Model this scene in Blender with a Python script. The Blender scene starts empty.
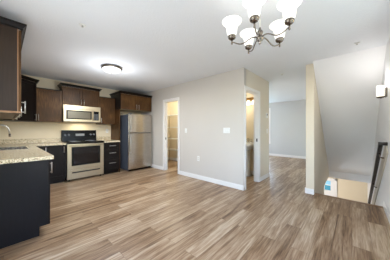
import bpy, bmesh, math, random
from mathutils import Vector, Matrix
random.seed(7)
C = bpy.context.scene.collection
SC = bpy.context.scene
PI = math.pi
H = 2.44          # ceiling height

# ------------------------------------------------------------------ camera, world, lights, exposure
cam_d = bpy.data.cameras.new('camera'); cam = bpy.data.objects.new('camera', cam_d); C.objects.link(cam)
cam.location = (0, 0, 1.21)
cam.rotation_euler = (PI / 2, 0, -math.atan2(.7408, .6717))
cam_d.sensor_width = 36; cam_d.lens = 16.0; cam_d.clip_start = .02
cam_d.shift_y = -.5 / 390
SC.camera = cam
SC.view_settings.view_transform = 'Standard'; SC.view_settings.look = 'None'
SC.view_settings.gamma = 1; SC.view_settings.use_curve_mapping = False
SC.view_settings.exposure = 0.0

w = bpy.data.worlds.new('sky'); SC.world = w; w.use_nodes = True
wn = w.node_tree
bg = wn.nodes['Background']
sky = wn.nodes.new('ShaderNodeTexSky')
try:
    sky.sky_type = 'NISHITA'; sky.sun_disc = False; sky.sun_elevation = math.radians(40); sky.sun_rotation = 2.0
except Exception:
    pass
wn.links.new(sky.outputs[0], bg.inputs[0]); bg.inputs[1].default_value = 1.42

def area(name, loc, rot, sx, sy, power, col):
    d = bpy.data.lights.new(name, 'AREA'); d.shape = 'RECTANGLE'; d.size = sx; d.size_y = sy
    d.energy = power; d.color = col
    o = bpy.data.objects.new(name, d); C.objects.link(o); o.location = loc; o.rotation_euler = rot
    return o
DAY = (.86, .93, 1.0)
area('daylight_left', (-.20, 1.25, 1.30), (0, -PI / 2 - .5, 0), 1.9, 1.9, 22.5, (.95, .94, 1.0))           # sliding door, left wall
area('daylight_near', (1.75, -.33, 1.45), (PI / 2 + .6, 0, 0), 2.0, 1.5, 8, (1, .96, .96))             # window behind the camera
area('daylight_far', (8.25, 4.0, 1.40), (0, PI / 2 + .2, 0), 1.5, 1.9, 43, (.5, .86, 1.0))  # window of the far room
area('daylight_living', (6.4, 5.40, 1.40), (-PI / 2 - .2, 0, 0), 2.0, 1.5, 57, (.7, .7, 1.0))

def point(name, loc, power, col, r=.05):
    d = bpy.data.lights.new(name, 'POINT'); d.energy = power; d.color = col; d.shadow_soft_size = r
    o = bpy.data.objects.new(name, d); C.objects.link(o); o.location = loc
    return o
WARM = (1.0, .82, .58)

# ------------------------------------------------------------------ materials
MATS = {}
def nt(name):
    m = bpy.data.materials.new(name); m.use_nodes = True
    t = m.node_tree; b = t.nodes['Principled BSDF']
    return m, t, b
def N(t, typ, **kw):
    n = t.nodes.new(typ)
    for k, v in kw.items():
        setattr(n, k, v)
    return n
def coords(t, scale=(1, 1, 1), world=False):
    mp = N(t, 'ShaderNodeMapping'); mp.inputs['Scale'].default_value = scale
    if world:
        g = N(t, 'ShaderNodeNewGeometry'); t.links.new(g.outputs['Position'], mp.inputs[0])
    else:
        g = N(t, 'ShaderNodeTexCoord'); t.links.new(g.outputs['Object'], mp.inputs[0])
    return mp.outputs[0]
def ramp(t, src, stops):
    r = N(t, 'ShaderNodeValToRGB'); e = r.color_ramp.elements
    while len(e) < len(stops): e.new(.5)
    for k, (p, c) in enumerate(stops):
        e[k].position = p; e[k].color = (*c, 1)
    t.links.new(src, r.inputs[0]); return r.outputs[0]
def lin(r, g, b):
    f = lambda v: (v / 255 / 12.92) if v / 255 <= .04045 else ((v / 255 + .055) / 1.055) ** 2.4
    return (f(r), f(g), f(b))

def paint(name, rgb, rough=.6, bump=.02, scale=160, spec=.3):
    m, t, b = nt(name)
    c = coords(t, world=True)
    n = N(t, 'ShaderNodeTexNoise'); n.inputs['Scale'].default_value = scale; n.inputs['Detail'].default_value = 3
    t.links.new(c, n.inputs['Vector'])
    n2 = N(t, 'ShaderNodeTexNoise'); n2.inputs['Scale'].default_value = 1.3
    t.links.new(c, n2.inputs['Vector'])
    k = lin(*rgb); col = ramp(t, n2.outputs[0], [(.3, tuple(v * .975 for v in k)), (.7, k)])
    t.links.new(col, b.inputs['Base Color'])
    b.inputs['Roughness'].default_value = rough; b.inputs['Specular IOR Level'].default_value = spec
    if bump:
        bp = N(t, 'ShaderNodeBump'); bp.inputs['Strength'].default_value = bump; bp.inputs['Distance'].default_value = .01
        t.links.new(n.outputs[0], bp.inputs['Height']); t.links.new(bp.outputs[0], b.inputs['Normal'])
    MATS[name] = m; return m
def plain(name, rgb, rough=.4, metal=0, emit=0, ecol=None, noise=.04, scale=30, stretch=(1, 1, 1), coat=0, spec=.5):
    m, t, b = nt(name)
    k = lin(*rgb)
    n = N(t, 'ShaderNodeTexNoise'); n.inputs['Scale'].default_value = scale; n.inputs['Detail'].default_value = 3
    t.links.new(coords(t, stretch), n.inputs['Vector'])
    col = ramp(t, n.outputs[0], [(.3, tuple(max(0, v * (1 - noise)) for v in k)), (.7, tuple(min(1, v * (1 + noise)) for v in k))])
    t.links.new(col, b.inputs['Base Color'])
    b.inputs['Roughness'].default_value = rough; b.inputs['Metallic'].default_value = metal
    b.inputs['Coat Weight'].default_value = coat; b.inputs['Specular IOR Level'].default_value = spec
    if emit:
        b.inputs['Emission Color'].default_value = (*(ecol or (1, 1, 1)), 1); b.inputs['Emission Strength'].default_value = emit
    MATS[name] = m; return m

paint('wall_paint', (212, 206, 198))
paint('wall_warm', (226, 217, 200))
paint('wall_kitchen', (230, 217, 190))
paint('wall_well', (232, 220, 198))
paint('wall_light', (232, 231, 232))
paint('wall_cream', (240, 226, 198))
paint('wall_grey', (206, 208, 206))
paint('ceiling_paint', (234, 237, 242), .8, .35, 55)
paint('slope_paint', (246, 246, 247), .8, .03)
paint('trim_white', (242, 240, 237), .35, 0)
plain('steel', (186, 180, 172), .22, 1.0, noise=.12, scale=6, stretch=(1, 1, 30))
plain('steel_bright', (184, 171, 146), .34, .85, noise=.05, scale=8, stretch=(20, 1, 1))
plain('fridge_side', (96, 104, 118), .5, .2, noise=.05)
plain('nickel', (124, 116, 108), .2, 1.0)
plain('chrome', (215, 215, 215), .12, 1.0)
plain('handle_metal', (205, 203, 198), .3, .9)
plain('black_glass', (9, 9, 10), .22, 0, spec=.15)
plain('black_plastic', (10, 10, 11), .35, spec=.2)
plain('dark_trim', (26, 24, 23), .4)
plain('oven_glass', (30, 25, 24), .08, 0, spec=.4)
plain('micro_glass', (104, 97, 80), .3, .2, noise=.1, scale=60)
plain('white_plastic', (236, 236, 233), .4)
plain('porcelain', (238, 236, 228), .15, coat=.4)
plain('key_grey', (120, 124, 130), .4)
plain('panel_warm_reflect', (52, 40, 31), .45, spec=.25, noise=.12, scale=5, stretch=(12, 12, 1))  # same sheet as panel_dark, with its warm reflection put into the brown
plain('panel_dark', (24, 23, 26), .42, spec=.22, noise=.12, scale=5, stretch=(12, 12, 1))
plain('raw_bottom', (206, 186, 154), .5, noise=.08)
plain('raw_edge', (150, 112, 78), .5, noise=.12, scale=10, stretch=(8, 8, 1))
plain('rail_wood', (34, 26, 22), .3, noise=.25, scale=20, stretch=(2, 20, 20))
plain('pale_beige', (205, 196, 180), .5)
plain('nosing_wood', (150, 118, 88), .4, noise=.15, scale=12, stretch=(1, 1, 1))
plain('lit_glass', (250, 248, 242), .4, 0, .8, (1, .97, .92))
plain('lit_warm', (250, 244, 226), .4, 0, 1.3, (1, .93, .78))
plain('brass', (190, 150, 90), .3, .9)
plain('wire_white', (240, 236, 226), .4)
plain('stair_carpet', (168, 156, 138), .95, noise=.15, scale=90)
plain('sky_pane_light', (140, 196, 222), .15, 0, .35, lin(140, 196, 222))
plain('sky_pane_teal', (70, 150, 178), .15, 0, .25, lin(70, 150, 178))
plain('outdoor_ground', (120, 130, 100), .9, noise=.2, scale=3)

def cab_wood():
    m, t, b = nt('cabinet_wood')
    n = N(t, 'ShaderNodeTexNoise'); n.inputs['Scale'].default_value = 6; n.inputs['Detail'].default_value = 5
    t.links.new(coords(t, (14, 14, 1), True), n.inputs['Vector'])
    n2 = N(t, 'ShaderNodeTexNoise'); n2.inputs['Scale'].default_value = 2.5
    t.links.new(coords(t, (1, 1, 1), True), n2.inputs['Vector'])
    a = N(t, 'ShaderNodeMath', operation='ADD'); t.links.new(n.outputs[0], a.inputs[0]); t.links.new(n2.outputs[0], a.inputs[1])
    h = N(t, 'ShaderNodeMath', operation='MULTIPLY'); t.links.new(a.outputs[0], h.inputs[0]); h.inputs[1].default_value = .5
    t.links.new(ramp(t, h.outputs[0], [(.3, lin(50, 32, 16)), (.52, lin(82, 56, 30)), (.70, lin(128, 92, 52))]), b.inputs['Base Color'])
    b.inputs['Roughness'].default_value = .4; b.inputs['Specular IOR Level'].default_value = .2
    MATS['cabinet_wood'] = m
cab_wood()
plain('cabinet_base', (21, 15, 13), .4, spec=.22, noise=.15, scale=6, stretch=(14, 14, 1))
plain('crown_dark', (20, 14, 11), rough=.35, noise=.1, spec=.2)

def granite():
    m, t, b = nt('granite')
    c = coords(t, (1, 1, 1), True)
    v = N(t, 'ShaderNodeTexVoronoi'); v.inputs['Scale'].default_value = 120; t.links.new(c, v.inputs['Vector'])
    n = N(t, 'ShaderNodeTexNoise'); n.inputs['Scale'].default_value = 70; n.inputs['Detail'].default_value = 6; t.links.new(c, n.inputs['Vector'])
    mx = N(t, 'ShaderNodeMix', data_type='FLOAT'); mx.inputs[0].default_value = .45
    t.links.new(n.outputs[0], mx.inputs[2]); t.links.new(v.outputs['Color'], mx.inputs[3])
    t.links.new(ramp(t, mx.outputs[0], [(.30, lin(84, 68, 50)), (.41, lin(174, 154, 120)), (.50, lin(220, 204, 170)), (.70, lin(240, 230, 206))]), b.inputs['Base Color'])
    b.inputs['Roughness'].default_value = .22
    MATS['granite'] = m
granite()

def planks():
    m, t, b = nt('plank_floor')
    c = coords(t, (1, 1, 1), True)
    br = N(t, 'ShaderNodeTexBrick'); br.offset = .37; br.offset_frequency = 2; br.squash = 1
    br.inputs['Scale'].default_value = 1; br.inputs['Brick Width'].default_value = 1.22; br.inputs['Row Height'].default_value = .155
    br.inputs['Mortar Size'].default_value = .0012; br.inputs['Mortar Smooth'].default_value = .3; br.inputs['Bias'].default_value = 0
    br.inputs['Color1'].default_value = (0, 0, 0, 1); br.inputs['Color2'].default_value = (1, 1, 1, 1); br.inputs['Mortar'].default_value = (.3, .3, .3, 1)
    t.links.new(c, br.inputs['Vector'])
    sep = N(t, 'ShaderNodeSeparateColor'); t.links.new(br.outputs['Color'], sep.inputs[0])
    ml = N(t, 'ShaderNodeMath', operation='MULTIPLY'); ml.inputs[1].default_value = 37; t.links.new(sep.outputs[0], ml.inputs[0])
    cb = N(t, 'ShaderNodeCombineXYZ'); t.links.new(ml.outputs[0], cb.inputs[0])
    def grain(sx, sy, det, dist):
        mp = N(t, 'ShaderNodeMapping'); mp.inputs['Scale'].default_value = (sx, sy, 1); t.links.new(c, mp.inputs[0]); t.links.new(cb.outputs[0], mp.inputs['Location'])
        g = N(t, 'ShaderNodeTexNoise'); g.inputs['Scale'].default_value = 1; g.inputs['Detail'].default_value = det; g.inputs['Roughness'].default_value = .6; g.inputs['Distortion'].default_value = dist
        t.links.new(mp.outputs[0], g.inputs['Vector']); return g.outputs[0]
    g1 = grain(1.6, 22, 4, .8); g2 = grain(5, 90, 5, .3)
    mx = N(t, 'ShaderNodeMix', data_type='FLOAT'); mx.inputs[0].default_value = .35
    t.links.new(g1, mx.inputs[2]); t.links.new(g2, mx.inputs[3])
    m2 = N(t, 'ShaderNodeMix', data_type='FLOAT'); m2.inputs[0].default_value = .86
    t.links.new(sep.outputs[0], m2.inputs[2]); t.links.new(mx.outputs[0], m2.inputs[3])
    col = ramp(t, m2.outputs[0], [(.32, lin(88, 62, 40)), (.43, lin(138, 108, 79)), (.52, lin(166, 138, 108)), (.64, lin(200, 178, 150))])
    fac = N(t, 'ShaderNodeMix', data_type='RGBA'); t.links.new(br.outputs['Fac'], fac.inputs[0])
    t.links.new(col, fac.inputs[6]); fac.inputs[7].default_value = (*lin(104, 82, 62), 1)
    t.links.new(fac.outputs[2], b.inputs['Base Color'])
    b.inputs['Roughness'].default_value = .34; b.inputs['Specular IOR Level'].default_value = .35
    MATS['plank_floor'] = m
planks()

def pane_glass():
    m, t, b = nt('pane_glass')
    tr = N(t, 'ShaderNodeBsdfTransparent'); gl = N(t, 'ShaderNodeBsdfGlossy'); gl.inputs['Roughness'].default_value = .02
    mx = N(t, 'ShaderNodeMixShader'); mx.inputs[0].default_value = .06
    t.links.new(tr.outputs[0], mx.inputs[1]); t.links.new(gl.outputs[0], mx.inputs[2])
    t.links.new(mx.outputs[0], t.nodes['Material Output'].inputs[0]); MATS['pane_glass'] = m
pane_glass()

# ------------------------------------------------------------------ mesh helpers (all shapes given in world coordinates)
ORG = {}
class MB:
    def __init__(s): s.bm = bmesh.new()
    def box(s, x0, x1, y0, y1, z0, z1, bev=0):
        r = bmesh.ops.create_cube(s.bm, size=1); v = r['verts']
        for p in v:
            p.co = Vector(((x0 + x1) / 2 + p.co.x * (x1 - x0), (y0 + y1) / 2 + p.co.y * (y1 - y0), (z0 + z1) / 2 + p.co.z * (z1 - z0)))
        if bev:
            e = {e for p in v for e in p.link_edges}
            bmesh.ops.bevel(s.bm, geom=list(e), offset=bev, segments=2, affect='EDGES', profile=.5)
        return s
    def prism(s, pts, axis, a, b):
        """extrude polygon pts (2D) along axis 'x','y','z' from a to b"""
        def P(p, k):
            return {'x': (k, p[0], p[1]), 'y': (p[0], k, p[1]), 'z': (p[0], p[1], k)}[axis]
        va = [s.bm.verts.new(P(p, a)) for p in pts]; vb = [s.bm.verts.new(P(p, b)) for p in pts]
        fs = [s.bm.faces.new(va), s.bm.faces.new(vb[::-1])]
        n = len(pts)
        for i in range(n): fs.append(s.bm.faces.new((va[i], vb[i], vb[(i + 1) % n], va[(i + 1) % n])))
        bmesh.ops.recalc_face_normals(s.bm, faces=fs)
        return s
    def lathe(s, prof, c, seg=24, sx=1, sy=1):
        """prof: list of (r,z); closes where r==0"""
        rings = []
        for r, z in prof:
            if r <= 1e-6: rings.append([s.bm.verts.new((c[0], c[1], c[2] + z))])
            else: rings.append([s.bm.verts.new((c[0] + sx * r * math.cos(2 * PI * i / seg), c[1] + sy * r * math.sin(2 * PI * i / seg), c[2] + z)) for i in range(seg)])
        fs = []
        for A, B in zip(rings, rings[1:]):
            for i in range(seg):
                j = (i + 1) % seg
                if len(A) == 1 and len(B) == 1: continue
                if len(A) == 1: fs.append(s.bm.faces.new((A[0], B[j], B[i])))
                elif len(B) == 1: fs.append(s.bm.faces.new((A[i], A[j], B[0])))
                else: fs.append(s.bm.faces.new((A[i], A[j], B[j], B[i])))
        for f in fs: f.smooth = True
        bmesh.ops.recalc_face_normals(s.bm, faces=fs)
        return s
    def tube(s, pts, r, seg=8, caps=True):
        pts = [Vector(p) for p in pts]; rs = r if isinstance(r, (list, tuple)) else [r] * len(pts)
        rings = []; ref = None
        for i, p in enumerate(pts):
            d = (pts[min(i + 1, len(pts) - 1)] - pts[max(i - 1, 0)]).normalized()
            if ref is None:
                ref = Vector((0, 0, 1)) if abs(d.z) < .9 else Vector((1, 0, 0))
            u = d.cross(ref).normalized(); v = u.cross(d).normalized(); ref = v
            rings.append([s.bm.verts.new(p + rs[i] * (math.cos(2 * PI * k / seg) * u + math.sin(2 * PI * k / seg) * v)) for k in range(seg)])
        fs = []
        for A, B in zip(rings, rings[1:]):
            for k in range(seg):
                f = s.bm.faces.new((A[k], A[(k + 1) % seg], B[(k + 1) % seg], B[k])); f.smooth = True; fs.append(f)
        if caps: fs += [s.bm.faces.new(rings[0]), s.bm.faces.new(rings[-1][::-1])]
        bmesh.ops.recalc_face_normals(s.bm, faces=fs)
        return s
    def rot(s, ang, c, axis='Z'):
        bmesh.ops.rotate(s.bm, verts=s.bm.verts, cent=c, matrix=Matrix.Rotation(ang, 3, axis)); return s
    def build(s, name, mat, parent=None, label=None, cat=None, group=None, kind=None):
        me = bpy.data.meshes.new(name)
        o = bpy.data.objects.new(name, me); C.objects.link(o)
        if parent is not None:
            org = ORG[parent]; o.parent = parent
            bmesh.ops.translate(s.bm, verts=s.bm.verts, vec=-org); ORG[o] = org
        else:
            if kind == 'structure' : org = Vector((0, 0, 0))
            else:
                xs = [v.co for v in s.bm.verts]
                org = Vector(((min(v.x for v in xs) + max(v.x for v in xs)) / 2, (min(v.y for v in xs) + max(v.y for v in xs)) / 2, min(v.z for v in xs)))
            bmesh.ops.translate(s.bm, verts=s.bm.verts, vec=-org); o.location = org; ORG[o] = org
        s.bm.to_mesh(me); s.bm.free()
        me.materials.append(MATS[mat]); tag(o, label, cat, group, kind)
        return o
def tag(o, label=None, cat=None, group=None, kind=None):
    if label: o['label'] = label
    if cat: o['category'] = cat
    if group: o['group'] = group
    if kind: o['kind'] = kind
def thing(name, loc, label, cat, group=None):
    o = bpy.data.objects.new(name, None); C.objects.link(o); o.location = loc; ORG[o] = Vector(loc)
    o.empty_display_size = .1
    tag(o, label, cat, group); return o
def S(name, mb, mat, parent=None):
    return mb.build(name, mat, parent, kind='structure')

# ------------------------------------------------------------------ the setting
XL, YN, YB, XR = -.235, -.37, 5.45, 3.2     # left wall, near wall (behind camera / stair side), back wall, dining wall
YH, YC, XE = 1.594, .524, 3.97              # powder room wall, stairwell left wall, floor edge at stairs
XF, XP = 8.34, 4.5                          # far wall, pantry/powder back wall
fl = MB().box(-.4, XE, -.5, 5.6, -.22, 0).box(XE, 8.5, YC + .06, 5.6, -.22, 0)
S('floor', fl, 'plank_floor')
S('ceiling', MB().box(-.4, 8.5, -.5, 5.6, H, H + .1), 'ceiling_paint')
# left wall with a sliding-door opening Y .25..2.25
L = MB(); L.box(XL - .1, XL, YN, .30, 0, H).box(XL - .1, XL, 2.20, YB, 0, H).box(XL - .1, XL, .30, 2.20, 2.25, H)
S('wall_left', L, 'wall_kitchen')
Bk = MB().box(XL - .1, 5.4, YB, YB + .1, 0, H).box(7.4, XF + .1, YB, YB + .1, 0, H).box(5.4, 7.4, YB, YB + .1, 0, .65).box(5.4, 7.4, YB, YB + .1, 2.15, H)
S('wall_back', Bk, 'wall_kitchen')
Nr = MB().box(XL - .1, .75, YN - .1, YN, 0, H).box(2.75, 8.1, YN - .1, YN, -2.7, H).box(.75, 2.75, YN - .1, YN, 0, .7).box(.75, 2.75, YN - .1, YN, 2.2, H)
S('wall_near', Nr, 'wall_light')
# dining wall with pantry doorway
DY0, DY1, DH = 3.53, 4.13, 2.03
D = MB().box(XR, XR + .11, YH, DY0, 0, H).box(XR, XR + .11, DY1, YB, 0, H).box(XR, XR + .11, DY0, DY1, DH, H)
S('wall_right', D, 'wall_paint')
BX0, BX1 = 3.28, 3.945
Hh = MB().box(XR + .11, BX0, YH, YH + .11, 0, H).box(BX1, XP + .11, YH, YH + .11, 0, H).box(BX0, BX1, YH, YH + .11, DH, H)
S('wall_hall', Hh, 'wall_warm')
S('wall_inner', MB().box(XP, XP + .11, YH + .11, YB, 0, H), 'wall_cream')
S('wall_partition', MB().box(XR + .11, XP, 3.05, 3.15, 0, H), 'wall_cream')
Fw = MB().box(XF, XF + .1, YC, 2.88, 0, H).box(XF, XF + .1, 5.1, YB, 0, H).box(XF, XF + .1, 2.88, 5.1, 0, .6).box(XF, XF + .1, 2.88, 5.1, 2.15, H)
S('wall_far', Fw, 'wall_grey')
XS = 3.87
St = MB().box(XS, XF, YC, YC + .13, -.22, H).box(XE, 5.45, YC, YC + .13, -2.7, -.22)
S('wall_stair', St, 'wall_well')
# sloping underside of the flight above, ending in a drop and the lower ceiling
X0, X1, ZS, ZD = 3.74, 6.6, -.04, -.23
Sl = MB().prism([(X0, H), (X1, ZS), (X1, ZD), (X1 + .12, ZD), (X1 + .12, ZS + .05), (X0 + .3, H)], 'y', YN, YC)
S('ceiling_slope', Sl, 'slope_paint')
S('ceiling_lower', MB().box(X1 + .12, 8.1, YN, YC, ZD, ZD + .1), 'slope_paint')
S('wall_lower', MB().box(8.0, 8.1, YN, 2.6, -2.7, -.22), 'wall_cream')
S('wall_lower_side', MB().box(5.35, 8.0, 2.5, 2.6, -2.7, -.22), 'wall_cream')
S('floor_lower', MB().box(3.9, 8.1, -.5, 2.6, -2.8, -2.7), 'plank_floor')
S('wall_lower_end', MB().box(5.35, 5.45, YC + .13, 2.5, -2.7, -.22), 'wall_cream')
S('wall_lower_start', MB().box(3.87, XE, YN, YC, -2.7, -.22), 'wall_cream')
stp = MB()
for k in range(13):
    stp.box(XE + .02 + k * .262, XE + .02 + (k + 1) * .262 + .02, YN, YC, -2.7, -.193 * (k + 1))
S('stairs', stp, 'stair_carpet')
# base boards
def bb(name, boxes):
    m = MB()
    for b in boxes:
        m.box(*b, 0, .082).box(*[b[0] + (.004 if b[1] - b[0] < .03 else 0), b[1] - (.004 if b[1] - b[0] < .03 else 0), b[2] + (.004 if b[3] - b[2] < .03 else 0), b[3] - (.004 if b[3] - b[2] < .03 else 0)], .082, .098)
    S(name, m, 'trim_white')
T = .014
bb('baseboard_right', [(XR - T, XR, YH - T, DY0 - .065), (XR - T, XR, DY1 + .065, YB)])
bb('baseboard_hall', [(BX1 + .065, XP + .11 + T, YH - T, YH), (XP + .11, XP + .11 + T, YH, YB), (XR - T, BX0 - .062, YH - T, YH)])
bb('baseboard_far', [(XF - T, XF, YC + .13, YB), (XP + .11, XF, YB - T, YB)])
bb('baseboard_stair', [(XS - T, XS, YC - .0, YC + .13 + T), (XS, XF, YC + .13, YC + .13 + T)])
bb('baseboard_near', [(XL, XE, YN, YN + T)])
bb('baseboard_pantry', [(XP - T, XP, 3.15, YB), (XR + .11, XP, YB - T, YB), (XP - T, XP, YH + .11, 3.05)])
# casings
def casing_y(name, x, y0, y1, h, depth=.11):   # doorway in a wall of constant X
    m = MB(); W = .06
    for s0, s1 in ((x - .014, x), (x + depth, x + depth + .014)):
        m.box(s0, s1, y0 - W, y0, 0, h, .003).box(s0, s1, y1, y1 + W, 0, h, .003).box(s0, s1, y0 - W, y1 + W, h, h + W, .003)
    m.box(x, x + depth, y0, y0 + .012, 0, h).box(x, x + depth, y1 - .012, y1, 0, h).box(x, x + depth, y0, y1, h - .012, h)
    m.box(x + .06, x + .075, y0 + .012, y0 + .024, 0, h).box(x + .06, x + .075, y1 - .024, y1 - .012, 0, h)
    S(name, m, 'trim_white')
def casing_x(name, y, x0, x1, h, depth=.11):
    m = MB(); W = .06
    for s0, s1 in ((y - .014, y), (y + depth, y + depth + .014)):
        m.box(x0 - W, x0, s0, s1, 0, h, .003).box(x1, x1 + W, s0, s1, 0, h, .003).box(x0 - W, x1 + W, s0, s1, h, h + W, .003)
    m.box(x0, x0 + .012, y, y + depth, 0, h).box(x1 - .012, x1, y, y + depth, 0, h).box(x0, x1, y, y + depth, h - .012, h)
    m.box(x0 + .012, x0 + .024, y + .06, y + .075, 0, h).box(x1 - .024, x1 - .012, y + .06, y + .075, 0, h)
    S(name, m, 'trim_white')
casing_y('trim_1', XR, DY0, DY1, DH)
casing_x('trim_2', YH, BX0, BX1, DH)
S('trim_3', MB().box(XE - .05, XE + .02, YN, YC, -.03, .004, .003), 'nosing_wood')
S('trim_4', MB().box(XE + .005, XE + .02, YN, YC, -.19, -.031), 'trim_white')
# windows (mostly out of frame; they bring in the daylight)
def window(n, axis, pos, a0, a1, z0, z1, out, inner, mull=1):
    """axis 'x': wall of constant X; frame sits in the wall, casing on the room side"""
    def bx(m, u0, u1, w0, w1, z0, z1):
        if axis == 'x': m.box(min(u0, u1), max(u0, u1), w0, w1, z0, z1)
        else: m.box(w0, w1, min(u0, u1), max(u0, u1), z0, z1)
    m = MB(); c0, c1 = pos, pos + inner * .014; f0, f1 = pos + out * .04, pos + out * .08
    W = .06
    bx(m, c0, c1, a0 - W, a0, z0 - W, z1 + W); bx(m, c0, c1, a1, a1 + W, z0 - W, z1 + W)
    bx(m, c0, c1, a0, a1, z1, z1 + W); bx(m, c0, c1, a0, a1, z0 - W, z0)
    for q in range(mull + 2):
        u = a0 + (a1 - a0 - .04) * q / (mull + 1); bx(m, f0, f1, u, u + .04, z0, z1)
    bx(m, f0, f1, a0, a1, z0, z0 + .04); bx(m, f0, f1, a0, a1, z1 - .04, z1); bx(m, f0, f1, a0, a1, (z0 + z1) / 2, (z0 + z1) / 2 + .03)
    o = S(f'window_{n}', m, 'trim_white')
    g = MB(); bx(g, pos + out * .058, pos + out * .062, a0 + .02, a1 - .02, z0 + .02, z1 - .02); g.build('pane', 'pane_glass', o)
window(1, 'x', XL, .30, 2.20, .08, 2.25, -1, 1)
window(2, 'y', YN, .75, 2.75, .7, 2.2, -1, 1)
window(3, 'x', XF, 2.88, 5.1, .6, 2.15, 1, -1)
window(4, 'y', YB, 5.4, 7.4, .65, 2.15, 1, -1)
S('ground_outside', MB().box(-30, 40, -30, -.5, -2.9, -2.8).box(-30, 40, 5.6, 40, -2.9, -2.8).box(-30, -.4, -.5, 5.6, -2.9, -2.8).box(8.5, 40, -.5, 5.6, -2.9, -2.8), 'outdoor_ground')
# entry door at the bottom of the stairs
dr = S('door_1', MB().box(7.955, 7.995, .455, 1.30, -2.69, -.62, .004).box(7.95, 7.999, .395, .455, -2.69, -.56, .003).box(7.95, 7.999, 1.30, 1.36, -2.69, -.56, .003).box(7.95, 7.999, .395, 1.36, -.62, -.56, .003), 'trim_white')
MB().box(7.947, 7.957, .58, .75, -.80, -.66).build('pane', 'sky_pane_light', dr)
MB().box(7.947, 7.957, .58, .75, -1.0, -.83).build('pane', 'sky_pane_teal', dr)

# ------------------------------------------------------------------ cabinetry helpers
def door_mb(a0, a1, z0, z1, face, d=.02, fr=.058, axis='y', sgn=-1):
    """shaker door; its front face lies at `face`, sgn is the outward direction along axis"""
    m = MB(); back = face - sgn * d; mid = face - sgn * .011
    def bx(u0, u1, p0, p1, w0, w1, bev=0):
        lo, hi = min(p0, p1), max(p0, p1)
        if axis == 'y': m.box(u0, u1, lo, hi, w0, w1, bev)
        else: m.box(lo, hi, u0, u1, w0, w1, bev)
    bx(a0 + .003, a1 - .003, back, mid, z0 + .003, z1 - .003)
    bx(a0 + .002, a0 + fr, mid, face, z0 + .002, z1 - .002, .002); bx(a1 - fr, a1 - .002, mid, face, z0 + .002, z1 - .002, .002)
    bx(a0 + fr, a1 - fr, mid, face, z0 + .002, z0 + fr, .002); bx(a0 + fr, a1 - fr, mid, face, z1 - fr, z1 - .002, .002)
    return m
def bar(p0, p1, out, r=.006, off=.032):
    p0, p1, out = Vector(p0), Vector(p1), Vector(out)
    d = (p1 - p0).normalized()
    m = MB(); m.tube([p0 + out * off - d * .015, p1 + out * off + d * .015], r, 8)
    m.tube([p0, p0 + out * off], r * .9, 6); m.tube([p1, p1 + out * off], r * .9, 6)
    return m
def crown_pts(h=.06, o=.045):
    return [(0, 0), (o * .25, 0), (o * .35, h * .3), (o * .8, h * .7), (o, h * .75), (o, h), (0, h)]
def crown(pts, z, h=.06, o=.045):
    """sweep crown profile along an open polyline of (x,y), outward = right-hand side of travel"""
    prof = crown_pts(h, o); m = MB(); rings = []
    P = [Vector((x, y)) for x, y in pts]
    nrm = []
    for a, b in zip(P, P[1:]):
        d = (b - a).normalized(); nrm.append(Vector((d.y, -d.x)))
    for i, p in enumerate(P):
        if i == 0: n = nrm[0]
        elif i == len(P) - 1: n = nrm[-1]
        else:
            n = (nrm[i - 1] + nrm[i]); n = n / (n.length_squared / 2)
        rings.append([m.bm.verts.new((p.x + n.x * u, p.y + n.y * u, z + v)) for u, v in prof])
    fs = []; k = len(prof)
    for A, B in zip(rings, rings[1:]):
        for j in range(k): fs.append(m.bm.faces.new((A[j], A[(j + 1) % k], B[(j + 1) % k], B[j])))
    fs += [m.bm.faces.new(rings[0]), m.bm.faces.new(rings[-1][::-1])]
    bmesh.ops.recalc_face_normals(m.bm, faces=fs)
    return m
UF = YB - .33      # front plane of upper carcasses (5.12)
def upper(name, x0, x1, z0, z1, yf, nd, label, hs, crown_h=0, hl=.11, hz=.04):
    t = thing(name, ((x0 + x1) / 2, (yf + YB) / 2, z0), label, 'cabinet')
    MB().box(x0, x1, yf + .022, YB - .003, z0, z1).build('body', 'cabinet_wood', t)
    for k in range(nd):
        a = x0 + (x1 - x0) * k / nd; b = x0 + (x1 - x0) * (k + 1) / nd
        d = door_mb(a, b, z0, z1, yf).build('door', 'cabinet_wood', t)
        hx = hs[k]
        bar((hx, yf, z0 + hz), (hx, yf, z0 + hz + hl), (0, -1, 0)).build('handle', 'handle_metal', d)
    if crown_h:
        crown([(x0, YB - .003), (x0, yf + .0), (x1, yf + .0), (x1, YB - .003)], z1, crown_h).build('crown_moulding', 'crown_dark', t)
    else:
        MB().box(x0, x1, yf - .004, YB - .003, z1, z1 + .018, .003).build('top_trim', 'crown_dark', t)
    return t

# upper cabinets on the back wall
upper('wall_cabinet', .475, .934, 1.385, 2.12, UF, 1, 'single-door brown wall cabinet between the corner cabinet and the microwave', [.51])
upper('wall_cabinet', .938, 1.762, 1.805, 2.25, UF, 2, 'raised two-door brown cabinet directly above the microwave', [1.32, 1.385], .062)
upper('wall_cabinet', 1.768, 2.178, 1.36, 2.10, UF, 1, 'single-door brown wall cabinet right of the microwave, beside the fridge panel', [1.80])
FC = thing('wall_cabinet', (2.68, 5.1, 1.76), 'deep two-door dark brown cabinet mounted above the refrigerator', 'cabinet')
fz0, fz1, fy = 1.785, 2.22, 4.77
MB().box(2.19, 3.183, fy + .022, YB - .003, fz0, fz1).build('body', 'cabinet_base', FC)
MB().box(2.20, 3.173, fy + .03, YB - .01, fz0 - .004, fz0 - .0005).build('bottom_panel', 'raw_bottom', FC, 'pale bare wood underside')
for a, b, hx in ((2.19, 2.69, 2.655), (2.69, 3.183, 2.73)):
    d = door_mb(a, b, fz0, fz1, fy).build('door', 'cabinet_wood', FC)
    bar((hx, fy, fz0 + .035), (hx, fy, fz0 + .145), (0, -1, 0)).build('handle', 'handle_metal', d)
crown([(2.19, YB - .003), (2.19, fy), (3.183, fy)], fz1, .06).build('crown_moulding', 'crown_dark', FC)
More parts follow.
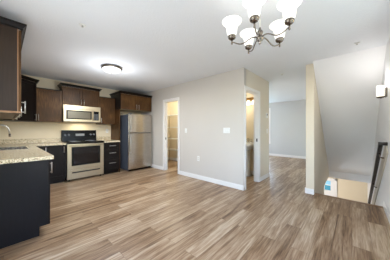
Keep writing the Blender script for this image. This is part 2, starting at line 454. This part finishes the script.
MB().box(2.192, 2.212, 4.87, YB - .003, .0, fz0 - .002).build('fridge_end_panel', 'cabinet_wood', None, 'tall dark brown panel standing between the drawer cabinet and the refrigerator', 'panel')

# diagonal corner cabinet
CC = thing('corner_wall_cabinet', (.05, 5.2, 1.385), 'tall diagonal corner wall cabinet with crown, between the left wall cabinets and the back wall', 'cabinet')
cz1 = 2.235; cx, cy = .468, 4.80
poly = [(XL + .003, YB - .003), (XL + .003, cy), (.125, cy), (cx, UF + .02), (cx, YB - .003)]
MB().prism(poly, 'z', 1.385, cz1).build('body', 'cabinet_base', CC)
p0, p1 = Vector((.125, cy)), Vector((cx, UF + .02)); dd = (p1 - p0); ln = dd.length; ang = math.atan2(dd.y, dd.x)
dm = door_mb(0, ln, 1.388, cz1 - .003, -.022)
dm.rot(ang, (0, 0, 0)); bmesh.ops.translate(dm.bm, verts=dm.bm.verts, vec=(p0.x, p0.y, 0))
cd = dm.build('door', 'cabinet_base', CC)
q = p0 + dd * .90; nn = Vector((dd.y, -dd.x, 0)).normalized()
qq = Vector((q.x, q.y, 0)) + nn * .022
bar(qq + Vector((0, 0, 1.42)), qq + Vector((0, 0, 1.53)), nn).build('handle', 'handle_metal', cd)
crown([(.125 - .02, cy - .02), (cx + .015, UF + .005), (cx + .015, YB - .003)], cz1, .062).build('crown_moulding', 'crown_dark', CC)

# upper cabinets on the left wall (end panel facing the camera)
LY, LF = 2.62, .125
for k, (a, b, lab) in enumerate(((LY, 3.34, 'nearest left wall cabinet with dark warm-tinted end panel and crown at the ceiling'), (3.342, 4.06, 'middle left wall cabinet hidden behind the nearest one'), (4.062, 4.79, 'left wall cabinet next to the diagonal corner cabinet'))):
    t = thing('wall_cabinet', (-.05, (a + b) / 2, 1.385), lab, 'cabinet')
    MB().box(XL + .003, LF - .022, a, b, 1.40, 2.27).build('body', 'cabinet_wood', t)
    n = 2
    for q in range(n):
        d0 = a + (b - a) * q / n; d1 = a + (b - a) * (q + 1) / n
        d = door_mb(d0, d1, 1.385, 2.27, LF, axis='x', sgn=1).build('door', 'cabinet_wood', t)
        hy = d0 + .05 if q == 0 and k == 0 else (d1 - .04 if q == 0 else d0 + .04)
        if k == 0 and q == 0: hy = a + .045
        if k == 0 and q == 1: hy = d1 - .04
        bar((LF, hy, 1.40), (LF, hy, 1.505), (1, 0, 0)).build('handle', 'handle_metal', d)
    if k == 0:
        MB().box(XL + .003, LF - .03, a - .006, a, 1.405, 2.27).build('end_panel', 'panel_warm_reflect', t, 'dark sheet end panel, browned for its warm reflection')
        MB().box(XL + .003, LF - .0, a - .008, a - .0005, 1.385, 1.402).build('bottom_edge', 'raw_edge', t, 'light tan bare wood bottom edge')
        MB().box(LF - .03, LF - .022, a - .008, a, 1.402, 2.27).build('edge_strip', 'raw_edge', t, 'light tan edge strip')
        crown([(XL + .003, a - .002), (LF, a - .002), (LF, b)], 2.27, .062, .04).build('crown_moulding', 'crown_dark', t)
    else:
        crown([(LF, a), (LF, b)], 2.27, .062, .04).build('crown_moulding', 'crown_dark', t)

# base cabinets: left run
BF = .366; BY = 2.64; CT0, CT1 = .862, .902
def base_left(a, b, lab, end=False, dirs=1):
    t = thing('base_cabinet', ((XL + BF) / 2, (a + b) / 2, 0), lab, 'cabinet')
    zt = CT0 - .002 if 'sink' not in lab else .70
    m = MB(); m.prism([(XL + .003, 0), (BF - .1, 0), (BF - .1, .10), (BF - .022, .10), (BF - .022, zt), (XL + .003, zt)], 'y', a, b)
    if zt < .8: m.box(BF - .04, BF - .022, a, b, .70, CT0 - .002)
    m.build('body', 'cabinet_base', t)
    d = door_mb(a, b, .11, CT0 - .01, BF, axis='x', sgn=1).build('door', 'cabinet_base', t)
    hy = a + .05
    bar((BF, hy, .70), (BF, hy, .80), (1, 0, 0), .006, .022).build('handle', 'handle_metal', d)
    if end:
        MB().prism([(XL + .003, .002), (BF - .095, .002), (BF - .095, .105), (BF - .004, .105), (BF - .004, CT0 - .002), (XL + .003, CT0 - .002)], 'y', a - .008, a - .0005).build('end_panel', 'panel_dark', t, 'smooth charcoal end panel with toe notch')
        MB().box(BF - .020, BF - .001, a - .012, a - .0085, .107, CT0 - .004).build('corner_strip', 'cabinet_base', t)
base_left(BY, 3.18, 'nearest left base cabinet with large charcoal end panel under the counter', True)
base_left(3.182, 3.72, 'second left base cabinet behind the nearest one')
base_left(3.722, 4.42, 'sink base cabinet under the sink')
base_left(4.422, 4.84, 'corner end base cabinet of the left run')

# base cabinets: back run
BB = 4.85
def base_back(a, b, lab, hxs, doors):
    t = thing('base_cabinet', ((a + b) / 2, 5.15, 0), lab, 'cabinet')
    MB().prism([(YB - .003, 0), (BB + .1, 0), (BB + .1, .10), (BB + .022, .10), (BB + .022, CT0 - .002), (YB - .003, CT0 - .002)], 'x', a, b).build('body', 'cabinet_base', t)
    for (d0, d1), hx in zip(doors, hxs):
        d = door_mb(d0, d1, .11, CT0 - .008, BB).build('door', 'cabinet_base', t)
        bar((hx, BB, CT0 - .16), (hx, BB, CT0 - .055), (0, -1, 0)).build('handle', 'handle_metal', d)
    return t
base_back(.392, .955, 'dark two-door base cabinet left of the stove', [.60, .915], [(.392, .62), (.62, .955)])
DB = thing('drawer_cabinet', (1.98, 5.15, 0), 'dark three-drawer base cabinet between stove and refrigerator', 'cabinet')
MB().prism([(YB - .003, 0), (BB + .1, 0), (BB + .1, .10), (BB + .022, .10), (BB + .022, CT0 - .002), (YB - .003, CT0 - .002)], 'x', 1.785, 2.188).build('body', 'cabinet_base', DB)
for z0, z1 in ((.11, .39), (.394, .66), (.664, .855)):
    d = door_mb(1.785, 2.188, z0, z1, BB, fr=.035).build('drawer', 'cabinet_base', DB)
    bar((1.92, BB, z1 - .085), (2.06, BB, z1 - .085), (0, -1, 0), .007).build('handle', 'handle_metal', d)

# countertops
ct = MB()
ctp = [(XL + .003, BY - .03)]
sx0, sx1, sy0, sy1 = -.06, .27, 3.80, 4.38
ov = BF + .03
for b in ((XL + .003, ov, BY - .03, sy0), (XL + .003, sx0, sy0, sy1), (sx1, ov, sy0, sy1), (XL + .003, ov, sy1, YB - .003), (ov, .957, BB - .03, YB - .003)):
    ct.box(*b, CT0, CT1)
for b in ((XL + .003, XL + .023, BY - .03, YB - .003), (XL + .023, .957, YB - .023, YB - .003)):
    ct.box(*b, CT1, CT1 + .10)
ct.build('countertop', 'granite', None, 'speckled beige granite countertop on the left run, wrapping the corner to the stove', 'countertop')
MB().box(1.780, 2.190, BB - .03, YB - .003, CT0, CT1).box(1.780, 2.190, YB - .023, YB - .003, CT1, CT1 + .10).build('countertop', 'granite', None, 'short granite countertop on the drawer cabinet right of the stove', 'countertop')

# sink and faucet
sk = thing('sink', (.1, 4.09, CT1 - .16), 'stainless drop-in sink set in the left granite counter', 'sink')
m = MB(); b0 = CT1 - .15
m.box(sx0 + .002, sx0 + .006, sy0 + .002, sy1 - .002, b0, CT1 + .001).box(sx1 - .006, sx1 - .002, sy0 + .002, sy1 - .002, b0, CT1 + .001)
m.box(sx0 + .002, sx1 - .002, sy0 + .002, sy0 + .006, b0, CT1 + .001).box(sx0 + .002, sx1 - .002, sy1 - .006, sy1 - .002, b0, CT1 + .001).box(sx0 + .002, sx1 - .002, sy0 + .002, sy1 - .002, b0 - .005, b0)
m.build('basin', 'steel', sk)
r = MB(); z = CT1 + .001
r.box(sx0 - .015, sx0 + .006, sy0 - .015, sy1 + .015, z, z + .004).box(sx1 - .006, sx1 + .015, sy0 - .015, sy1 + .015, z, z + .004).box(sx0 + .006, sx1 - .006, sy0 - .015, sy0 + .006, z, z + .004).box(sx0 + .006, sx1 - .006, sy1 - .006, sy1 + .015, z, z + .004)
r.build('rim', 'chrome', sk)
MB().lathe([(0, 0), (.03, 0), (.03, .004), (0, .004)], (.1, 4.09, b0)).build('drain', 'chrome', sk)
fx, fyy = -.15, 4.12
fc = thing('faucet', (fx, fyy, CT1), 'brushed nickel gooseneck faucet arching over the sink', 'faucet')
MB().lathe([(0, 0), (.028, 0), (.028, .01), (.018, .03), (.016, .05), (0, .05)], (fx, fyy, CT1)).build('base', 'handle_metal', fc)
pts = [(fx, fyy, CT1 + .04), (fx, fyy, CT1 + .28)]
for k in range(1, 12):
    a = PI * k / 12 * 1.02
    pts.append((fx + .105 - .105 * math.cos(a), fyy, CT1 + .28 + .105 * math.sin(a)))
pts.append((fx + .213, fyy, CT1 + .225))
MB().tube(pts, .011, 10).build('spout', 'handle_metal', fc)
MB().tube([(fx + .213, fyy, CT1 + .235), (fx + .216, fyy, CT1 + .19)], .015, 10).build('spray_head', 'nickel', fc)
MB().tube([(fx, fyy - .015, CT1 + .06), (fx, fyy - .06, CT1 + .09)], .007, 8).build('lever', 'handle_metal', fc)

# ------------------------------------------------------------------ stove
rx0, rx1, ry, rb = .967, 1.768, 4.83, YB - .006
rg = thing('stove', ((rx0 + rx1) / 2, 5.1, 0), 'freestanding stainless electric stove with black backguard and glass oven door', 'stove')
MB().box(rx0, rx1, ry + .035, rb, .03, .885).build('body', 'black_plastic', rg)
MB().box(rx0 - .0, rx1 + .0, ry - .012, rb - .06, .884, .914, .004).build('cooktop', 'black_glass', rg)
for (ex, ey, er) in ((rx0 + .21, 5.0, .10), (rx1 - .21, 5.0, .08), (rx0 + .21, 5.26, .08), (rx1 - .21, 5.26, .10)):
    e = MB()
    for rr in (er, er * .66, er * .33): e.lathe([(rr - .006, .9145), (rr, .9145), (rr, .9165), (rr - .006, .9165), (rr - .006, .9145)], (ex, ey, 0), 28)
    e.build('burner', 'key_grey', rg)
MB().prism([(rb - .075, .915), (rb, .915), (rb, 1.19), (rb - .045, 1.19)], 'x', rx0 + .005, rx1 - .005).build('backguard', 'black_glass', rg)
for kx in (rx0 + .07, rx0 + .15, rx1 - .15, rx1 - .07):
    MB().tube([(kx, rb - .058, 1.075), (kx, rb - .088, 1.07)], .024, 14).build('knob', 'key_grey', rg)
MB().box(rx0 + .30, rx1 - .30, rb - .066, rb - .056, 1.04, 1.10).build('display', 'key_grey', rg)
od = MB(); od.box(rx0 + .006, rx1 - .006, ry, ry + .034, .262, .862, .006)
odo = od.build('oven_door', 'steel_bright', rg)
MB().box(rx0 + .09, rx1 - .09, ry - .006, ry + .003, .355, .80, .004).build('window_frame', 'black_plastic', odo)
MB().box(rx0 + .135, rx1 - .135, ry - .008, ry - .004, .40, .755).build('window', 'oven_glass', odo)
bar((rx0 + .05, ry, .835), (rx1 - .05, ry, .835), (0, -1, 0), .012, .045).build('handle', 'steel_bright', odo)
MB().box(rx0 + .006, rx1 - .006, ry + .004, ry + .034, .866, .884).build('vent_strip', 'black_plastic', rg)
dwr = MB().box(rx0 + .006, rx1 - .006, ry, ry + .034, .045, .256, .006).build('drawer', 'steel_bright', rg)
MB().prism([(ry - .012, .195), (ry - .0005, .185), (ry - .0005, .215), (ry - .014, .212)], 'x', rx0 + .10, rx1 - .10).build('handle', 'dark_trim', dwr)
for kx in (rx0 + .06, rx1 - .06):
    for ky in (ry + .08, rb - .06): MB().lathe([(0, 0), (.018, 0), (.018, .03), (0, .03)], (kx, ky, 0), 12).build('foot', 'black_plastic', rg)

# ------------------------------------------------------------------ microwave
my = 5.045; mz0, mz1 = 1.392, 1.803; mx0, mx1 = .942, 1.758
mw = thing('microwave', ((mx0 + mx1) / 2, 5.25, mz0), 'stainless over-the-range microwave with dark window and right keypad', 'microwave')
MB().box(mx0, mx1, my + .025, YB - .004, mz0, mz1).build('body', 'steel_bright', mw)
MB().box(mx0, mx1 - .0, my, my + .024, mz1 - .085, mz1, .003).build('vent_grille', 'steel_bright', mw)
md = MB().box(mx0, mx1 - .20, my - .004, my + .024, mz0 + .012, mz1 - .088, .005).build('door', 'steel_bright', mw)
MB().box(mx0 + .055, mx1 - .215, my - .007, my - .003, mz0 + .07, mz1 - .125, .002).build('window_frame', 'black_plastic', md)
MB().box(mx0 + .085, mx1 - .245, my - .009, my - .006, mz0 + .095, mz1 - .150).build('window', 'micro_glass', md)
bar((mx1 - .19, my - .002, mz0 + .06), (mx1 - .19, my - .002, mz1 - .12), (0, -1, 0), .009, .03).build('handle', 'steel_bright', md)
kp = MB().box(mx1 - .178, mx1, my, my + .024, mz0 + .012, mz1 - .088, .003).build('control_panel', 'steel_bright', mw)
MB().box(mx1 - .165, mx1 - .045, my - .004, my - .0005, mz0 + .06, mz1 - .12).build('keypad', 'black_glass', kp)
k = MB()
for i in range(3):
    for j in range(5): k.box(mx1 - .155 + i * .036, mx1 - .130 + i * .036, my - .006, my - .004, mz0 + .075 + j * .032, mz0 + .093 + j * .032)
k.build('buttons', 'key_grey', kp)
MB().box(mx0, mx1, my + .001, my + .024, mz0 - .0, mz0 + .010).build('bottom_trim', 'dark_trim', mw)
area('microwave_light', (1.35, 5.25, mz0 - .008), (0, 0, 0), .3, .1, 2.6, (1, .9, .66))

# ------------------------------------------------------------------ refrigerator
fx0, fx1, fyf, fyb, fh = 2.375, 3.150, 4.70, 5.42, 1.665
fr = thing('refrigerator', ((fx0 + fx1) / 2, 5.0, 0), 'stainless top-freezer refrigerator with blue-grey side', 'refrigerator')
MB().box(fx0 + .004, fx1 - .004, fyf + .065, fyb, .03, fh - .02, .006).build('body', 'fridge_side', fr, 'blue-grey painted side')
d1 = MB().box(fx0, fx1, fyf, fyf + .06, 1.115, fh, .012).build('freezer_door', 'steel', fr)
d2 = MB().box(fx0, fx1, fyf, fyf + .06, .055, 1.103, .012).build('door', 'steel', fr)
bar((fx0 + .045, fyf, 1.16), (fx0 + .045, fyf, 1.60), (0, -1, 0), .011, .045).build('handle', 'handle_metal', d1)
bar((fx0 + .045, fyf, .55), (fx0 + .045, fyf, 1.06), (0, -1, 0), .011, .045).build('handle', 'handle_metal', d2)
MB().box(fx0 + .02, fx1 - .02, fyf + .03, fyf + .062, .012, .052).build('kick_grille', 'black_plastic', fr)
for kx in (fx0 + .05, fx1 - .05):
    for ky in (fyf + .09, fyb - .06): MB().lathe([(0, 0), (.02, 0), (.02, .03), (0, .03)], (kx, ky, 0), 12).build('foot', 'handle_metal', fr)
for kx in (fx0 + .04, fx1 - .10): MB().box(kx, kx + .07, fyf + .02, fyf + .12, fh + .001, fh + .014, .003).build('hinge_cover', 'fridge_side', fr)

# ------------------------------------------------------------------ flush ceiling lamp
cl = thing('flush_ceiling_lamp', (1.43, 3.51, H), 'round flush ceiling lamp with nickel rim over the kitchen', 'ceiling lamp')
MB().lathe([(0, 0), (.165, 0), (.185, -.012), (.19, -.03), (.178, -.042), (.165, -.04), (0, -.04)], (1.43, 3.51, H), 32).build('rim', 'nickel', cl)
MB().lathe([(.168, -.041), (.16, -.062), (.13, -.088), (.08, -.104), (.03, -.11), (0, -.111)], (1.43, 3.51, H), 32).build('shade', 'lit_glass', cl)
MB().lathe([(0, -.112), (.012, -.113), (.013, -.122), (.006, -.13), (0, -.132)], (1.43, 3.51, H), 12).build('finial', 'nickel', cl)
point('kitchen_lamp_light', (1.43, 3.51, H - .55), 20, (.90, .95, 1.0), .12)
area('kitchen_lamp_down', (1.43, 3.51, H - .14), (0, 0, 0), .3, .3, 30, (.95, .96, 1))

# ------------------------------------------------------------------ chandelier
chx, chy = 1.556, .618
ch = thing('chandelier', (chx, chy, H), 'five-arm brushed nickel chandelier with flared white glass shades', 'chandelier')
MB().lathe([(0, 0), (.062, 0), (.06, -.012), (.045, -.026), (.012, -.034), (0, -.034)], (chx, chy, H), 24).build('canopy', 'nickel', ch)
MB().tube([(chx, chy, H - .03), (chx, chy, 2.12)], .006, 8).build('stem', 'handle_metal', ch)
MB().lathe([(0, 2.135), (.008, 2.13), (.012, 2.11), (.022, 2.10), (.028, 2.085), (.02, 2.065), (.014, 2.055), (.03, 2.045), (.034, 2.03), (.022, 2.012), (.010, 2.0), (.012, 1.99), (.006, 1.98), (0, 1.978)], (chx, chy, 0), 20).build('hub', 'nickel', ch)
cupz = 2.05
for k in range(5):
    a = math.radians(24 + 72 * k)
    rr, ff = math.cos(a), math.sin(a)
    dx, dy = .6717 * rr + .7408 * ff, -.7408 * rr + .6717 * ff
    def Q(r, z): return (chx + dx * r, chy + dy * r, z)
    path = []
    for i in range(17):
        s_ = i / 16; r_ = .025 + .223 * s_
        z_ = 2.045 - .028 * math.sin(s_ * PI * 1.0) + .03 * math.sin(2 * PI * s_) * (1 - s_) - .018 * s_ + .0
        path.append(Q(r_, z_))
    arm = MB().tube(path, .0055, 8)
    arm.tube([Q(.248, 2.012), Q(.248, cupz)], .008, 8)
    arm.lathe([(0, 2.002), (.006, 2.004), (.009, 2.012), (.006, 2.02), (0, 2.022)], (*Q(.248, 0)[:2], 0), 10)
    ao = arm.build('arm', 'nickel', ch)
    c = Q(.248, 0)
    MB().lathe([(0, cupz - .004), (.018, cupz - .002), (.032, cupz + .008), (.037, cupz + .022), (.036, cupz + .034), (0, cupz + .034)], (c[0], c[1], 0), 20).build('socket_cup', 'nickel', ao)
    MB().lathe([(.030, cupz + .03), (.040, cupz + .045), (.046, cupz + .07), (.048, cupz + .10), (.054, cupz + .125), (.070, cupz + .145), (.086, cupz + .158), (.090, cupz + .170), (.084, cupz + .172), (.066, cupz + .152), (.050, cupz + .13), (.043, cupz + .10), (.041, cupz + .07), (.034, cupz + .05), (.02, cupz + .036), (0, cupz + .035)], (c[0], c[1], 0), 28).build('shade', 'lit_glass', ao)
    point('chandelier_light', (c[0], c[1], cupz + .20), .08, (1, .9, .8), .04)

# ------------------------------------------------------------------ sconce on the stair wall
sx, sy, sz = 3.69, YN + .065, 1.665
sc = thing('wall_sconce', (sx, YN, sz), 'square white glass wall sconce with nickel bracket on the stairwell wall', 'wall lamp')
MB().box(sx - .055, sx + .055, YN + .001, YN + .016, sz + .01, sz + .15, .004).build('backplate', 'nickel', sc)
MB().tube([(sx, YN + .012, sz + .03), (sx, sy, sz + .0), (sx, sy, sz + .03)], .008, 8).build('arm', 'nickel', sc)
MB().lathe([(0, 0), (.036, 0), (.042, .006), (.042, .02), (0, .02)], (sx, sy, sz + .005), 24).build('holder', 'nickel', sc)
MB().lathe([(0, .026), (.038, .026), (.040, .035), (.040, .18), (.036, .18), (.036, .04), (0, .034)], (sx, sy, sz), 28).build('shade', 'lit_warm', sc)
point('sconce_light', (sx, sy + .04, sz + .24), 3.7, (1, .99, .97), .05)

# ------------------------------------------------------------------ handrail
hr = thing('handrail', (3.7, YN, .9), 'dark wooden stair handrail descending along the stairwell wall on brackets', 'handrail')
ha, hb = Vector((3.62, YN + .07, 1.0)), Vector((6.4, YN + .07, -.90))
m = MB()
d = (hb - ha).normalized(); up = Vector((-d.z, 0, d.x)); 
def rail(m, a, b, w, h):
    vs = []
    for p in (a, b):
        for (i, j) in ((-1, -1), (1, -1), (1, .6), (.6, 1), (-.6, 1), (-1, .6)):
            vs.append(m.bm.verts.new(p + Vector((0, 1, 0)) * w * i + up * h * j))
    fs = [m.bm.faces.new(vs[:6]), m.bm.faces.new(vs[6:][::-1])]
    for k in range(6): fs.append(m.bm.faces.new((vs[k], vs[k + 6], vs[(k + 1) % 6 + 6], vs[(k + 1) % 6])))
    bmesh.ops.recalc_face_normals(m.bm, faces=fs)
rail(m, ha, hb, .022, .028)
m.build('rail', 'rail_wood', hr)
MB().box(3.585, 3.645, YN + .002, YN + .094, .985, 1.03, .006).build('end_return', 'rail_wood', hr)
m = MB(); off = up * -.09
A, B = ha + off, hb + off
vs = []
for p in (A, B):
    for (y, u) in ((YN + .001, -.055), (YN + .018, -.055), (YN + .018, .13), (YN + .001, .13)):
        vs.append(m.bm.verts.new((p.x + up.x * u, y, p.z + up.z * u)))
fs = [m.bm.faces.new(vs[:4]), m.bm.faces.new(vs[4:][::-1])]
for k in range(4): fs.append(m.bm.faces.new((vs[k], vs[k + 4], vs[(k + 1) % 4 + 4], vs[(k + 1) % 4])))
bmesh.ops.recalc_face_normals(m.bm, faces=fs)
m.build('wall_shade_strip', 'pale_beige', hr, 'pale beige strip standing in for window light and shadow on the wall')  # strip added to carry window light and shadow on the wall by the rail
for s_ in (.06, .42, .78):
    p = ha.lerp(hb, s_)
    MB().tube([(p.x, YN + .018, p.z - .10), (p.x, YN + .06, p.z - .09), (p.x, YN + .07, p.z - .03)], .007, 8).lathe([(0, -.001), (.022, -.001), (.022, .006), (0, .006)], (p.x, YN + .03, p.z - .105), 12).build('bracket', 'nickel', hr)

# ------------------------------------------------------------------ switches, outlets, thermostat
def plate(name, kind, x, y, z, gangs, label, cat, facing='-x', grp=None):
    wdt = .035 + .023 * 2 * (gangs - 1) + .035; t = thing(name, (x, y, z - .06), label, cat, grp)
    def bx(u0, u1, d0, d1, z0, z1, bev=0):
        if facing == '-x': return MB().box(x - d1, x - d0, y + u0, y + u1, z0, z1, bev)
        return MB().box(x + u0, x + u1, y - d1, y - d0, z0, z1, bev)
    bx(-wdt / 2, wdt / 2, .0005, .006, z - .058, z + .058, .002).build('cover_plate', 'white_plastic', t)
    for g in range(gangs):
        c = (g - (gangs - 1) / 2) * .046
        if kind == 'switch': bx(c - .006, c + .006, .006, .014, z - .012, z + .012, .002).build('toggle', 'white_plastic', t)
        else:
            for s_ in (-1, 1): bx(c - .014, c + .014, .006, .008, z + s_ * .02 - .013, z + s_ * .02 + .013, .001).build('socket', 'pale_beige', t)
plate('light_switch', 'switch', XR, 1.99, 1.19, 3, 'white three-gang switch plate on the dining wall near its corner', 'light switch')
plate('light_switch', 'switch', XR, 3.22, 1.18, 1, 'white single switch plate on the dining wall near the pantry doorway', 'light switch')
plate('wall_outlet', 'outlet', XR, 2.79, .50, 1, 'white wall outlet low on the dining wall', 'outlet')
plate('light_switch', 'switch', 4.47, YH, 1.17, 1, 'white switch plate on the hall wall below the thermostat', 'light switch', '-y')
plate('wall_outlet', 'outlet', 2.08, YB, 1.17, 1, 'white outlet on the backsplash wall right of the stove', 'outlet', '-y')
th = thing('thermostat', (4.42, YH, 1.5), 'small white thermostat on the hall wall beside the powder room', 'thermostat')
MB().box(4.375, 4.465, YH - .024, YH - .0005, 1.50, 1.62, .004).build('housing', 'white_plastic', th)
MB().box(4.39, 4.45, YH - .026, YH - .0235, 1.56, 1.60).build('screen', 'key_grey', th)
for nm, bxx in (('strike_plate', (XR + .03, XR + .06, DY1 - .0135, DY1 - .0115, .91, .97)), ('strike_plate', (BX1 - .0135, BX1 - .0115, YH + .025, YH + .055, .93, 1.0))):
    lab = 'dark strike plate on the pantry doorway jamb' if bxx[0] < 3.3 else 'dark strike plate on the powder room doorway jamb'
    x0, x1, y0, y1, z0, z1 = bxx
    MB().box(x0, x1, y0, y1, z0, z1).build(nm, 'rail_wood', None, lab, 'strike plate')

# sprinkler heads
def ceil_pt(px, py):
    F = (H - 1.21) * 173.3 / (129.5 - py); R = F * (px - 195) / 173.3
    return .6717 * R + .7408 * F, -.7408 * R + .6717 * F
for px, py, lab in ((82.5, 25, 'small ceiling sprinkler above the kitchen end of the room'), (282, 74, 'small ceiling sprinkler in the hallway ceiling'), (357, 43, 'small ceiling sprinkler near the stairwell slope')):
    x, y = ceil_pt(px, py)
    t = thing('sprinkler_head', (x, y, H), lab, 'sprinkler', None)
    MB().lathe([(0, -.0005), (.036, -.0005), (.034, -.006), (.012, -.008), (0, -.008)], (x, y, H), 20).build('escutcheon', 'white_plastic', t)
    MB().lathe([(0, -.008), (.008, -.008), (.007, -.02), (.011, -.022), (.011, -.025), (0, -.026)], (x, y, H), 12).build('nozzle', 'handle_metal', t)

# ------------------------------------------------------------------ pantry shelves
for i, z in enumerate((.46, .87, 1.30, 1.76)):
    names = ('lowest', 'second lowest', 'second highest', 'highest')
    t = thing('wire_shelf', (4.35, 4.3, z), f'{names[i]} white wire shelf inside the pantry', 'shelf')
    m = MB(); y0, y1 = 3.16, YB - .005
    for q in range(13): m.tube([(XP - .005 - .3 * q / 12, y0, z), (XP - .005 - .3 * q / 12, y1, z)], .003, 5)
    m.box(XP - .31, XP - .303, y0, y1, z - .028, z + .004)
    n = 24
    for q in range(n): m.tube([(XP - .305, y0 + (y1 - y0) * (q + .5) / n, z - .004), (XP - .003, y0 + (y1 - y0) * (q + .5) / n, z - .004)], .0035, 5)
    m.build('wire_deck', 'wire_white', t)
    m2 = MB()
    for q in range(12): m2.tube([(3.32 + .87 * (q + .5) / 12, YB - .305, z - .004), (3.32 + .87 * (q + .5) / 12, YB - .003, z - .004)], .0035, 5)
    for q in range(13): m2.tube([(3.32, YB - .005 - .3 * q / 12, z), (4.19, YB - .005 - .3 * q / 12, z)], .003, 5)
    m2.box(3.32, 4.185, YB - .31, YB - .303, z - .028, z + .004)
    m2.build('side_deck', 'wire_white', t)
pl = thing('ceiling_lamp', (3.9, 4.4, H), 'small round ceiling lamp inside the pantry', 'ceiling lamp')
MB().lathe([(0, 0), (.11, 0), (.11, -.02), (0, -.02)], (3.9, 4.4, H), 24).build('rim', 'nickel', pl)
MB().lathe([(.1, -.021), (.09, -.05), (.05, -.07), (0, -.075)], (3.9, 4.4, H), 24).build('shade', 'lit_warm', pl)
point('pantry_light', (3.9, 4.4, H - .16), 30, (1, .95, .80), .06)

# ------------------------------------------------------------------ powder room
py_ = 2.06
ps = thing('pedestal_sink', (4.28, py_, 0), 'white pedestal sink seen through the powder room doorway', 'sink')
MB().lathe([(0, 0), (.13, 0), (.125, .03), (.09, .12), (.075, .4), (.085, .62), (.12, .70), (0, .70)], (4.33, py_, 0), 24, 1, .9).build('pedestal', 'porcelain', ps)
MB().lathe([(0, .66), (.10, .67), (.17, .72), (.215, .80), (.225, .845), (.215, .855), (.19, .85), (.16, .80), (.08, .77), (0, .765)], (4.27, py_, 0), 32, .95, 1.15).build('bowl', 'porcelain', ps)
MB().box(4.37, 4.495, py_ - .2, py_ + .2, .79, .87, .01).build('back_ledge', 'porcelain', ps)
pf = thing('faucet', (4.43, py_, .87), 'small chrome faucet with two handles on the pedestal sink', 'faucet')
MB().box(4.405, 4.455, py_ - .085, py_ + .085, .871, .885, .004).build('base', 'chrome', pf)
MB().tube([(4.43, py_, .88), (4.43, py_, .955), (4.40, py_, .975), (4.34, py_, .965), (4.325, py_, .945)], .010, 8).build('spout', 'chrome', pf)
for s_ in (-1, 1): MB().lathe([(0, 0), (.014, 0), (.010, .03), (.018, .045), (.012, .06), (0, .06)], (4.43, py_ + s_ * .065, .885), 12).build('handle', 'chrome', pf)
vl = thing('vanity_light', (4.5, py_, 1.95), 'brass bath wall light with glowing glass shades above the pedestal sink', 'wall lamp')
MB().box(4.478, 4.499, py_ - .22, py_ + .22, 1.99, 2.08, .006).build('backplate', 'brass', vl)
for s_ in (-1, 0, 1):
    cy_ = py_ + s_ * .15
    MB().tube([(4.48, cy_, 2.04), (4.41, cy_, 2.05), (4.40, cy_, 2.01)], .009, 8).lathe([(0, 2.012), (.03, 2.01), (.034, 1.985), (0, 1.985)], (4.40, cy_, 0), 16).build('socket', 'brass', vl)
    MB().lathe([(.03, 1.984), (.045, 1.95), (.052, 1.90), (.062, 1.865), (.058, 1.865), (.047, 1.90), (.04, 1.95), (.0, 1.975)], (4.40, cy_, 0), 20).build('shade', 'lit_warm', vl)
point('powder_light', (3.98, 2.2, 1.9), 9, (1, .96, .84), .06)

# lower hall lamp
lh = thing('ceiling_lamp', (6.9, 1.4, -.22), 'small round ceiling lamp in the lower hall at the foot of the stairs', 'ceiling lamp')
MB().lathe([(0, -.001), (.12, -.001), (.12, -.02), (0, -.02)], (6.9, 1.4, -.22), 24).build('rim', 'nickel', lh)
MB().lathe([(.11, -.021), (.1, -.05), (.05, -.08), (0, -.085)], (6.9, 1.4, -.22), 24).build('shade', 'lit_warm', lh)
point('lower_hall_light', (6.9, 1.0, -.9), 34, (.95, .97, 1), .08)
